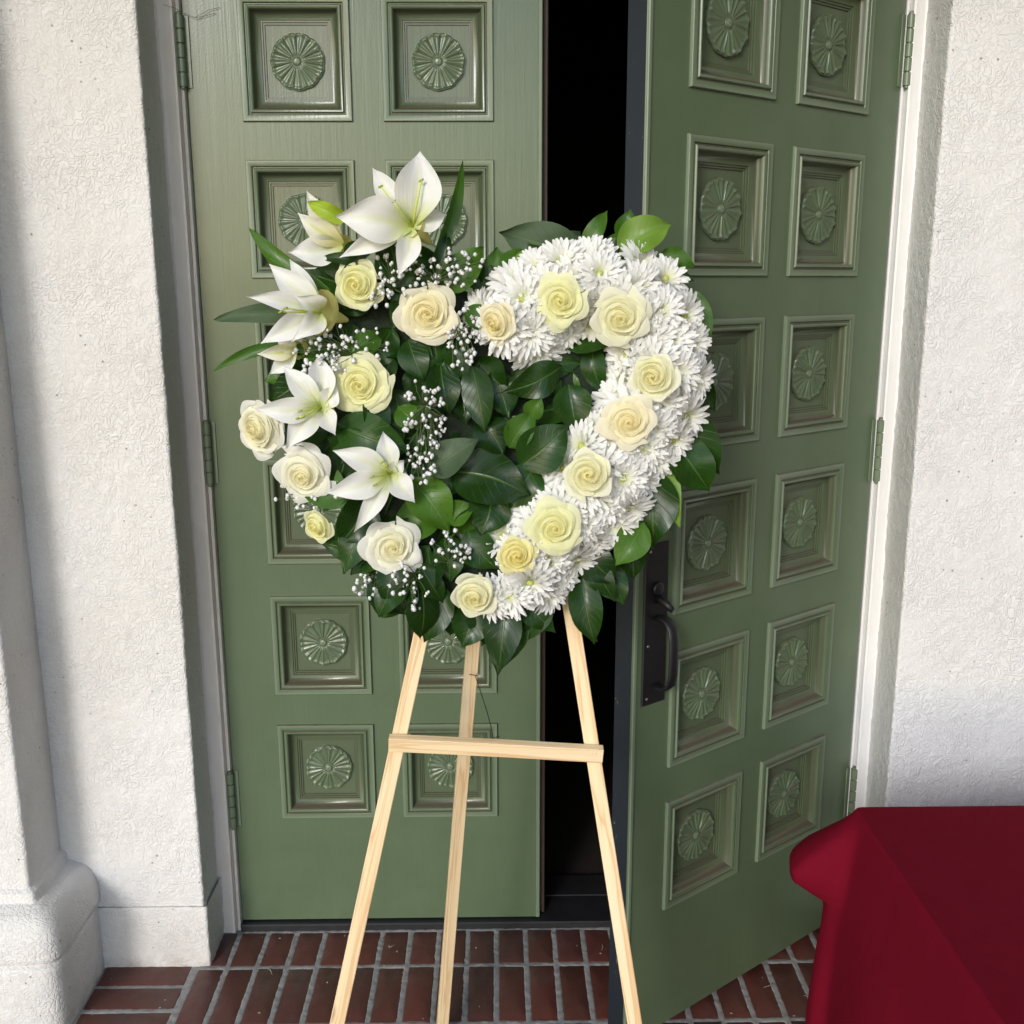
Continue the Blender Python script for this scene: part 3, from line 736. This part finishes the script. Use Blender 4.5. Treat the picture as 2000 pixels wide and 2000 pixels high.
LEAVES = [
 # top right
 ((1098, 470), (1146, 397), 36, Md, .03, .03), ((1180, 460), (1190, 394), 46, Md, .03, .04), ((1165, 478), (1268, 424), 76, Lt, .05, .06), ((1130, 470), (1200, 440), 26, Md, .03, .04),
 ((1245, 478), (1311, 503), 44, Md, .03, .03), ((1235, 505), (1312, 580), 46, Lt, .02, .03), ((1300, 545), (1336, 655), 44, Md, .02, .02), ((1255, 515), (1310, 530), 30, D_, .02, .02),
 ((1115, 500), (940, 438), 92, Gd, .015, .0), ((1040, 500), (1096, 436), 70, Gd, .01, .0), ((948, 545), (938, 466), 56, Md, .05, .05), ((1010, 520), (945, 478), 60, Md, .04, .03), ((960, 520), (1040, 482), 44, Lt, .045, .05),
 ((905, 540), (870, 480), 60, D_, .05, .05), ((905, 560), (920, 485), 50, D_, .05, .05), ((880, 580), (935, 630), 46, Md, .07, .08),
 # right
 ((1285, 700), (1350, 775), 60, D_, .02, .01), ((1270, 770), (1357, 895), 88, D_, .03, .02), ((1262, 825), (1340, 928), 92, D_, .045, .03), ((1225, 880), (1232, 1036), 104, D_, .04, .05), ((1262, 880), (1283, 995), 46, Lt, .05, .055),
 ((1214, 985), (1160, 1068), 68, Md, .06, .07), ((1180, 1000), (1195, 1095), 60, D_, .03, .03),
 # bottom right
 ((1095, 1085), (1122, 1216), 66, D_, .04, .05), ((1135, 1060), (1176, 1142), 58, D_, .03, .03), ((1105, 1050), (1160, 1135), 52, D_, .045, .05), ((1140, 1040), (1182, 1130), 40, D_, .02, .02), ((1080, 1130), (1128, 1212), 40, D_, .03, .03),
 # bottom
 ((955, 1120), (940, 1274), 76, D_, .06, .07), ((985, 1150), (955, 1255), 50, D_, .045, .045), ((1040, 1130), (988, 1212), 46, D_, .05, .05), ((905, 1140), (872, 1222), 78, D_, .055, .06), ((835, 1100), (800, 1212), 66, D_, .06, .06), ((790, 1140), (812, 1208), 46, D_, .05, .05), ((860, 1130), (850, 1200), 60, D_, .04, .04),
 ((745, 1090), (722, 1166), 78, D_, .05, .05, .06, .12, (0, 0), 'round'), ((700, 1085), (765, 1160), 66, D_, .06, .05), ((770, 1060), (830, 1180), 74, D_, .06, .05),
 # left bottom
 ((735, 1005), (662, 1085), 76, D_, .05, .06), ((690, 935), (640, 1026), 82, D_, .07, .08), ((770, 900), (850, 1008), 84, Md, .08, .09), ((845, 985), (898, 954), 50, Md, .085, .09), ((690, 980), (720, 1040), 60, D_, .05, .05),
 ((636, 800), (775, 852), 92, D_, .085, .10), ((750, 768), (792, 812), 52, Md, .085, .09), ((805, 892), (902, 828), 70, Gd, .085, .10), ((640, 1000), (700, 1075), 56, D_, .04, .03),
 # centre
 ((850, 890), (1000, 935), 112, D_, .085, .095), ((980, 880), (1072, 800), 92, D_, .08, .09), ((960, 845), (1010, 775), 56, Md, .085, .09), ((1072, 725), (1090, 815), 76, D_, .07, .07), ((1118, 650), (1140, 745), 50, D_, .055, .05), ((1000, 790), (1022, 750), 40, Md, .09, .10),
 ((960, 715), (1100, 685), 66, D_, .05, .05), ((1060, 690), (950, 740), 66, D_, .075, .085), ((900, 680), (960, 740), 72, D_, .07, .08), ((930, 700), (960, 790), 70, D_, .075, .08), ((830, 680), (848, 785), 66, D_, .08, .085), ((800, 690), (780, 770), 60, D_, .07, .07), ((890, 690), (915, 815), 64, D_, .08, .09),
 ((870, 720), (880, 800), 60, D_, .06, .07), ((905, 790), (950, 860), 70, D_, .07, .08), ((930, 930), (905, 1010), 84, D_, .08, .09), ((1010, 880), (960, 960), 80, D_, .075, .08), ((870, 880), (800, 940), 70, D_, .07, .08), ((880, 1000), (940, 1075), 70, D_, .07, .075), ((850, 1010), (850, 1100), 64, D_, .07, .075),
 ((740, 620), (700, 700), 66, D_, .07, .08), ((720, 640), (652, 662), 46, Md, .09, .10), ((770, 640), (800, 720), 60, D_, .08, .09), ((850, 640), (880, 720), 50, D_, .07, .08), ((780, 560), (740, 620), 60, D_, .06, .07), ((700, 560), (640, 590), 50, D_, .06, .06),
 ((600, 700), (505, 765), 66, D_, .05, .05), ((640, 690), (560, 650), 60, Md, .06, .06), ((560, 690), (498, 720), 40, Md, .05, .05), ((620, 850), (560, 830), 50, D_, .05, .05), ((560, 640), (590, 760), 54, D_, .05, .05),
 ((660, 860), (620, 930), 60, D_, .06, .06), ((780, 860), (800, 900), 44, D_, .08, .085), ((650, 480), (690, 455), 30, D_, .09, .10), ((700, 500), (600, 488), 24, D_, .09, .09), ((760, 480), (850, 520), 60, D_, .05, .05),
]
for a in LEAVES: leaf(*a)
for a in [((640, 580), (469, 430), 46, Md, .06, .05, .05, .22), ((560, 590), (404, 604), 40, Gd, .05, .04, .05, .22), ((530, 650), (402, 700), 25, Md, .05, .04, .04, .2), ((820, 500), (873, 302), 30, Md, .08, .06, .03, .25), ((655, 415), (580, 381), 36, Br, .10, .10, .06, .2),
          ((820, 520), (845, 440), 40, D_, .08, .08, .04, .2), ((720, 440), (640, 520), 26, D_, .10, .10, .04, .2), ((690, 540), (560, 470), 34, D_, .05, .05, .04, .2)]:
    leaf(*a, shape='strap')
# filler leaves deep in the wreath
rl = random.Random(21)
def inside(u, v, poly):
    c_ = False; j = len(poly)-1
    for i in range(len(poly)):
        if (poly[i][1] > v) != (poly[j][1] > v) and u < (poly[j][0]-poly[i][0])*(v-poly[i][1])/(poly[j][1]-poly[i][1])+poly[i][0]: c_ = not c_
        j = i
    return c_
spine_pts = [(958, 640), (1010, 580), (1105, 553), (1170, 540), (1225, 585), (1250, 660), (1245, 725), (1215, 790), (1180, 850), (1135, 910), (1085, 965), (1035, 1012), (985, 1080)]
cnt = 0
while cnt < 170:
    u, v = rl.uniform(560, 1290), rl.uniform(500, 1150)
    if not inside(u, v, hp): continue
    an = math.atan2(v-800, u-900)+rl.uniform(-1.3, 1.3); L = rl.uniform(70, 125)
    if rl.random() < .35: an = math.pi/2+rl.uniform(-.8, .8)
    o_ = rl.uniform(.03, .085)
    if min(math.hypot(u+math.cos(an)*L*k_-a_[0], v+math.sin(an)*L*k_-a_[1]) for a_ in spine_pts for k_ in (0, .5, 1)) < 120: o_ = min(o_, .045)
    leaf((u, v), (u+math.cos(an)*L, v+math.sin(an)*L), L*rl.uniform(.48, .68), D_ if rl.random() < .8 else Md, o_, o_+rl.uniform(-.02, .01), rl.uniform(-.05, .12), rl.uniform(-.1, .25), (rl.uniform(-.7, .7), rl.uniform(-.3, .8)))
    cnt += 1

# --- chrysanthemums
def mum_mesh(seed):
    rd = random.Random(seed); V = []; Fc = []; UV = []
    Rr = .047
    for (num, r0, r1, el0, el1, z0, wd) in ((25, .004, 1.0, .10, -.25, .000, .0090), (23, .004, .94, .38, .02, .003, .0088), (19, .004, .82, .68, .25, .005, .0084), (14, .004, .60, .95, .60, .007, .0074)):
        for i in range(num):
            a = 2*math.pi*(i+rd.uniform(-.35, .35))/num+rd.random()*.02; L = Rr*r1*rd.uniform(.90, 1.06); e0 = el0+rd.uniform(-.12, .12); e1 = el1+rd.uniform(-.16, .16); tw = rd.uniform(-.35, .35)
            ca, sa = math.cos(a), math.sin(a); r = r0; z = z0; base = len(V); ns = 5; lat = 0; drift = rd.uniform(-.12, .12)
            for s_ in range(ns+1):
                s = s_/ns; w_ = wd*(.42+.62*math.sin(math.pi*min(.93, s)**1.0*.88))*(1 if s < .99 else .45)
                e = e0+(e1-e0)*s
                cup = .30*w_*(1-.3*s)
                for q in (-1, 0, 1):
                    ox = q*w_/2+lat; oz = cup*abs(q)+q*w_/2*math.sin(tw)*s
                    x = r*ca-ox*sa; y = r*sa+ox*ca
                    V.append((x-math.sin(e)*ca*oz*.6, y-math.sin(e)*sa*oz*.6, z+math.cos(e)*oz)); UV.append((.5+q*.5, min(1, r/Rr)))
                r += math.cos(e)*L/ns; z += math.sin(e)*L/ns; lat += drift*L/ns
            Fc += [tuple(base+k for k in f)[::-1] for f in [(i_*3+j_, (i_+1)*3+j_, (i_+1)*3+j_+1, i_*3+j_+1) for i_ in range(ns) for j_ in range(2)]]
    Fc = [f[::-1] for f in Fc]
    return mesh('chrysanthemum_petals', V, Fc, M_MUM, True, UV)
def dome(name, r, h, mat, n=10, m=5, bump_=0, seed=0):
    rd = random.Random(seed); V = []; Fc = []
    for i in range(m):
        f = i/(m-1)*math.pi/2
        for k_ in range(n):
            a = 2*math.pi*k_/n; j = 1+rd.uniform(-bump_, bump_); V.append((r*math.cos(f)*math.cos(a)*j, r*math.cos(f)*math.sin(a)*j, h*math.sin(f)*j))
    Fc = [(i*n+k_, i*n+(k_+1) % n, (i+1)*n+(k_+1) % n, (i+1)*n+k_) for i in range(m-1) for k_ in range(n)]
    return mesh(name, V, Fc, mat)
MUMS = [mum_mesh(s) for s in range(6)]; MUMC = dome('chrysanthemum_center', .0066, .010, M_MUMC, 14, 6, .06)
spine = [(958, 640), (985, 590), (1040, 570), (1105, 553), (1170, 540), (1225, 585), (1250, 660), (1245, 725), (1215, 790), (1180, 850), (1135, 910), (1085, 965), (1035, 1012), (1000, 1055), (975, 1090), (985, 1112)]
sp = [np.array(p, float) for p in spine]; seg = [np.linalg.norm(b-a) for a, b in zip(sp[:-1], sp[1:])]; tot = sum(seg)
def on_spine(s):
    for a, b, l_ in zip(sp[:-1], sp[1:], seg):
        if s <= l_: return a+(b-a)*s/l_, (b-a)/l_
        s -= l_
    return sp[-1], (sp[-1]-sp[-2])/seg[-1]
rm_ = random.Random(4)
for row, o_ in enumerate((-1.12, -.40, .40, 1.12)):
    s = (12, 34, 10, 24)[row]
    while s < tot-2:
        c_, t_ = on_spine(s); nn = np.array((t_[1], -t_[0]))       # outward (up/right) side
        hw = 50
        p = c_+nn*o_*hw+np.array((rm_.uniform(-7, 7), rm_.uniform(-7, 7)))
        P = easel_plane(p[0], p[1], .098-.026*abs(o_)+rm_.uniform(-.006, .006))
        tx, ty = nn[0]*o_*.75+rm_.uniform(-.25, .25), -nn[1]*o_*.75+rm_.uniform(-.25, .25)
        if s < 30: tx -= .4
        if s > tot-45: ty -= .25
        c0 = empty('chrysanthemum', (0, 0, 0)); c0.parent = WRH; place(c0, frame_axis(P, tx, ty, rm_.random()*6)); sc_ = rm_.uniform(.90, 1.12); c0.scale = (sc_,)*3
        q = part('petals', rm_.choice(MUMS), c0, False); q['kind'] = 'stuff'
        q = part('flower_center', MUMC, c0, False); q.location = (0, 0, .006)
        s += (58, 56, 52, 46)[row]*rm_.uniform(.9, 1.1)

# --- roses
def rose_meshes(seed, openness=1.0, n_out=7, reflex=1.0):
    rd = random.Random(seed); out = []
    Rr = .05
    def petal(phi, r, h, hw, lip, spiral, z0=0.0, nu=11, nv=10, close=0.0, rnd=.26, flare=0.0, point=0.0):
        V = []; UV = []; w1, w2 = rd.uniform(0, 6), rd.uniform(.6, 1.3)
        for i in range(nu):
            u = 2*i/(nu-1)-1
            for j in range(nv):
                v = (j/(nv-1))**.8
                topv = 1-rnd*abs(u)**2.2+.055*math.sin(u*3.5+w1)*w2+.02*math.sin(u*9+w1*2)
                t = v*topv
                bul = math.sin(min(1, t*1.25)*math.pi/2)**.8
                rad = r*(.30+.70*bul)*(1-close*t*t)+flare*Rr*t**3; z = z0+h*t
                k_ = max(0, (v-.72)/.28)
                rad += lip*Rr*k_*k_*(1+.35*math.sin(u*4+w1)); z -= lip*Rr*.75*k_**3*(1+.3*math.sin(u*3+w1))
                rad *= 1+spiral*u*(.4+.6*t)
                a = phi+hw*u*(.78+.22*t)+.05*math.sin(t*5+w1)
                rad += point*Rr*max(0, 1-abs(u)*2.2)*k_*k_
                V.append((rad*math.cos(a), rad*math.sin(a), z)); UV.append((.5+.5*u, t))
        return V, [f for f in grid(nu, nv)], UV
    core = MB()
    ga = rd.random()*6
    for i in range(4):                                   # closed bud in the middle
        core.add(*petal(ga+i*1.6, Rr*(.055+.035*i), Rr*(1.14-.01*i), 2.0, .0, .22, 0, 12, 8, .85-.13*i, .08))
    for i in range(17):
        f = i/16; r = Rr*(.17+.38*f); a = ga+i*2.32+rd.uniform(-.25, .25)
        core.add(*petal(a, r, Rr*(1.10-.30*f), 1.30-.35*f, .028+.045*f, .13, 0, 11, 9, .16*(1-f), .16))
    nr, na = 9, 22; PV = []; PU = []  # dome added under the petals so deep gaps lose less light
    for i in range(nr):
        q = i/(nr-1); rr_ = Rr*.80*q
        for k_ in range(na):
            an = 2*math.pi*k_/na; PV.append((rr_*math.cos(an), rr_*math.sin(an), Rr*(.93-.62*q**1.5)+.0012*math.sin(an*3+q*14+ga))); PU.append((.5, q))
    core.add(PV, [(i*na+k_, i*na+(k_+1) % na, (i+1)*na+(k_+1) % na, (i+1)*na+k_) for i in range(nr-1) for k_ in range(na)][::1], PU)
    out.append(('heart', mesh('rose_heart', core.V, core.F, M_ROSE, True, core.UV)))
    for i in range(8):
        f = i/7; r = Rr*(.57+.20*f*openness); a = ga+i*2.2+rd.uniform(-.25, .25)
        V, Fc, UV = petal(a, r, Rr*(.80-.18*f), .95-.1*f, (.09+.07*f)*openness, .10, 0, flare=.04*f*openness)
        out.append(('petal', mesh('rose_petal', V, Fc, M_ROSE, True, UV)))
    for i in range(n_out):
        f = i/max(1, n_out-1); r = Rr*(.78+.14*f*openness); a = ga+1.0+i*2*math.pi*.39+rd.uniform(-.2, .2)
        V, Fc, UV = petal(a, r, Rr*(.60-.20*f*openness), .80-.06*f, (.15+.09*f*reflex)*openness, .06, -.003*f, 13, 10, 0, .36, .07*openness, .07*reflex)
        out.append(('petal', mesh('rose_petal', V, Fc, M_ROSE, True, UV)))
    cal = MB(); cal.tube([(0, 0, -.03), (0, 0, -.012), (0, 0, .0), (0, 0, .008)], [.004, .006, .014, .012], 8)
    out.append(('calyx', mesh('calyx', cal.V, cal.F, M_STEM, True)))
    return out
RK = {'open': rose_meshes(1), 'open2': rose_meshes(2, 1.0, 8), 'open3': rose_meshes(3, .95, 7), 'mid': rose_meshes(4, .75, 6, .7), 'bud': rose_meshes(5, .55, 5, .9), 'bud2': rose_meshes(6, .6, 5, 1.2)}
cream, peach, yell, ivory = (1, 1, .95), (1.03, .985, .93), (.99, 1.0, .80), (1.02, 1.02, 1.12)
ROSES = [  # u, v, radius px, tilt x, tilt y, kind, tint, offset
 (680, 538, 50, -.35, .10, 'mid', yell, .115), (808, 592, 55, -.10, .10, 'open', peach, .12), (683, 725, 56, -.25, .00, 'open2', yell, .12), (943, 608, 46, -.65, -.15, 'mid', peach, .125),
 (1060, 567, 52, -.15, .05, 'open', yell, .135), (1170, 598, 57, .0, -.05, 'open3', cream, .135), (1236, 712, 54, -.20, .10, 'bud', cream, .135), (1186, 795, 53, .0, .0, 'open', peach, .135),
 (1112, 897, 55, -.10, .12, 'bud2', cream, .135), (1046, 994, 54, .05, -.10, 'open2', yell, .135), (975, 1047, 42, .0, -.05, 'mid', (1.0, .95, .62), .13), (897, 1120, 48, -.10, -.25, 'bud', cream, .12),
 (740, 1031, 54, .05, -.05, 'open', ivory, .115), (577, 893, 56, -.35, -.25, 'open3', ivory, .105), (503, 806, 62, -.85, -.15, 'mid', ivory, .08), (606, 990, 38, -.7, -.35, 'bud', yell, .075)]
for i, (u, v, rp, tx, ty, kd, tint, of) in enumerate(ROSES):
    P = easel_plane(u, v, of-(.013 if of > .122 else .025)); c0 = empty('rose', (0, 0, 0)); c0.parent = WRH
    place(c0, frame_axis(P, tx, ty, i*1.7)); s_ = rp*PXM/.05*(.92 if of < .122 else .84); c0.scale = (s_, s_, s_*(.52 if kd.startswith('open') else .70))
    for nm, me in RK[kd]:
        q = part(nm, me, c0, False); q.color = (*tint, 1)

# --- lilies
def lily(c, co_, petals, stam, tube_to=None, mat=M_LILY, tube_w=34):
    C = easel_plane(*c, co_); L = empty('lily', C); L.parent = WRH; L.matrix_parent_inverse = inv_of(WRH)
    for pt in petals:
        t, wpx, ot, bend, curl = pt[:5]; m_ = pt[5] if len(pt) > 5 else mat
        T = easel_plane(*t, co_+ot)
        side = Vector((pt[6], 0, pt[7])) if len(pt) > 6 else Vector((0, 0, 0))
        nrm = (CAM-C).normalized()+side
        V, Fc, UV = blade(C+(T-C)*.02, T, wpx*PXM*.80, nrm, bend*.9, .50, 'lily', 11, 21, .075, random.random()*6, curl*1.5)
        q = part('petal', mesh('lily_petal', V, Fc, m_, True, UV), L)
    for (t, ot) in stam:
        T = easel_plane(*t, co_+ot); M_ = (C+T)/2+(CAM-C).normalized()*.012
        b_ = MB(); b_.tube([C, C*.5+M_*.5, M_, M_*.45+T*.55, T], [.0016, .0015, .0013, .0013, .0014], 6); st = b_.build('stamen', M_STAM, L, True)
        an = MB(); d_ = Vector((.004, 0, .002)); an.tube([T-d_, T-d_*.4, T+d_*.4, T+d_], [.0008, .002, .002, .0008], 6); an.build('anther', M_ANTH, st, True)
    if tube_to:
        B = easel_plane(*tube_to, co_-.04); b_ = MB(); d_ = C-B
        b_.tube([B, B+d_*.25, B+d_*.55, B+d_*.85, C+d_*.05], [.004, .008, .012, tube_w*PXM*.5, tube_w*PXM*.55], 12, False); b_.build('throat', M_LILYB, L, True)
    return L
lily((778, 428), .13, [((792, 284), 98, .01, .12, .10), ((700, 312), 52, -.02, .06, .12), ((634, 408), 96, .03, .16, .06), ((640, 486), 46, .0, .05, .1), ((752, 520), 52, .01, .10, .10), ((842, 404), 50, -.01, .08, .12)],
     [((718, 352), .035), ((742, 380), .045), ((795, 340), .03)], (812, 458), tube_w=44)
lily((648, 462), .085, [((577, 358), 48, .01, .08, .14, M_LILYB), ((562, 402), 52, .03, .12, .05, M_LILYB), ((545, 476), 66, .02, .08, .08)], [], (680, 480))
lily((606, 590), .10, [((508, 498), 62, .03, .12, .10), ((545, 486), 40, -.01, .08, .10), ((468, 560), 46, .06, .08, .10), ((492, 648), 56, .03, .16, .0), ((560, 560), 60, .05, .10, .1), ((555, 640), 50, .05, .14, .2)],
     [((530, 588), .08), ((538, 582), .07)], (655, 604), tube_w=80)
lily((560, 660), .075, [((486, 668), 36, .03, .08, .05, M_LILYB), ((508, 706), 40, .0, .1, .1), ((520, 636), 34, .02, .1, .1)], [], (590, 650))
lily((606, 768), .115, [((534, 690), 54, .01, .10, .10), ((600, 668), 60, -.01, .10, .12), ((480, 770), 56, .03, .14, .06), ((540, 846), 60, .02, .12, .06), ((632, 820), 46, .01, .12, .16), ((636, 728), 46, .0, .10, .18)],
     [((566, 776), .045), ((572, 786), .05), ((560, 790), .03)], (630, 780), tube_w=30)
lily((736, 893), .12, [((722, 814), 50, .0, .10, .10), ((628, 850), 56, .02, .12, .08), ((614, 930), 62, .03, .14, .06), ((668, 1004), 44, .02, .16, .14), ((782, 948), 54, .01, .12, .12), ((762, 868), 34, .0, .10, .2)],
     [((708, 915), .05), ((722, 872), .03), ((702, 900), .045), ((728, 880), .04)], (764, 890), tube_w=34)

# --- baby's breath
def ball(mb, c, r, rd):
    V = []; n, m = 6, 4
    for i in range(m+1):
        f = math.pi*i/m
        for k_ in range(n):
            a = 2*math.pi*k_/n+i*.5; j = rd.uniform(.78, 1.15); V.append((c.x+r*j*math.sin(f)*math.cos(a), c.y+r*j*math.sin(f)*math.sin(a), c.z+r*j*math.cos(f)))
    mb.add(V, [(i*n+k_, i*n+(k_+1) % n, (i+1)*n+(k_+1) % n, (i+1)*n+k_) for i in range(m) for k_ in range(n)])
GYP = [((740, 580), (742, 505), 42, 46, 34), ((800, 560), (840, 505), 62, 30, 52), ((850, 590), (876, 645), 30, 52, 42), ((800, 740), (800, 790), 34, 62, 60), ((790, 830), (782, 880), 30, 34, 24), ((690, 690), (640, 650), 74, 42, 66),
       ((620, 930), (580, 932), 56, 26, 40), ((840, 1080), (852, 1035), 34, 30, 30), ((720, 1060), (702, 1100), 30, 24, 30), ((790, 1060), (775, 1105), 34, 38, 36), ((700, 580), (716, 556), 22, 26, 14), ((620, 720), (605, 690), 36, 26, 20)]
for gi, (b, c, ru, rv, nb) in enumerate(GYP):
    rd = random.Random(gi+50); B = easel_plane(*b, .07); of = .105 if gi not in (6, 8) else .06
    st = MB(); bl = MB(); hub = easel_plane(b[0]*.5+c[0]*.5, b[1]*.5+c[1]*.5, of-.015)
    st.tube([B, hub], .0008, 4)
    for q in range(nb):
        a = rd.uniform(0, 2*math.pi); rr = 1.25*rd.random()**.6
        P = easel_plane(c[0]+ru*rr*math.cos(a), c[1]+rv*rr*math.sin(a), of+rd.uniform(-.015, .025))
        md = hub*.5+P*.5+Vector((rd.uniform(-.008, .008), rd.uniform(-.005, .005), rd.uniform(-.004, .008)))
        st.tube([hub, md, P], [.0010, .0009, .0006], 3, False)
        r = rd.uniform(.0026, .0048)
        for e in range(rd.choice((1, 1, 1, 1, 2, 3))): ball(bl, P+Vector((rd.uniform(-1, 1), rd.uniform(-1, 0), rd.uniform(-1, 1)))*r*(0 if e == 0 else 1.5), r*(1 if e == 0 else .8), rd)
    S = st.build('baby_breath_sprig', M_STEM, WRH, True); q = bl.build('blossom', M_GYP, S, True); q['kind'] = 'stuff'
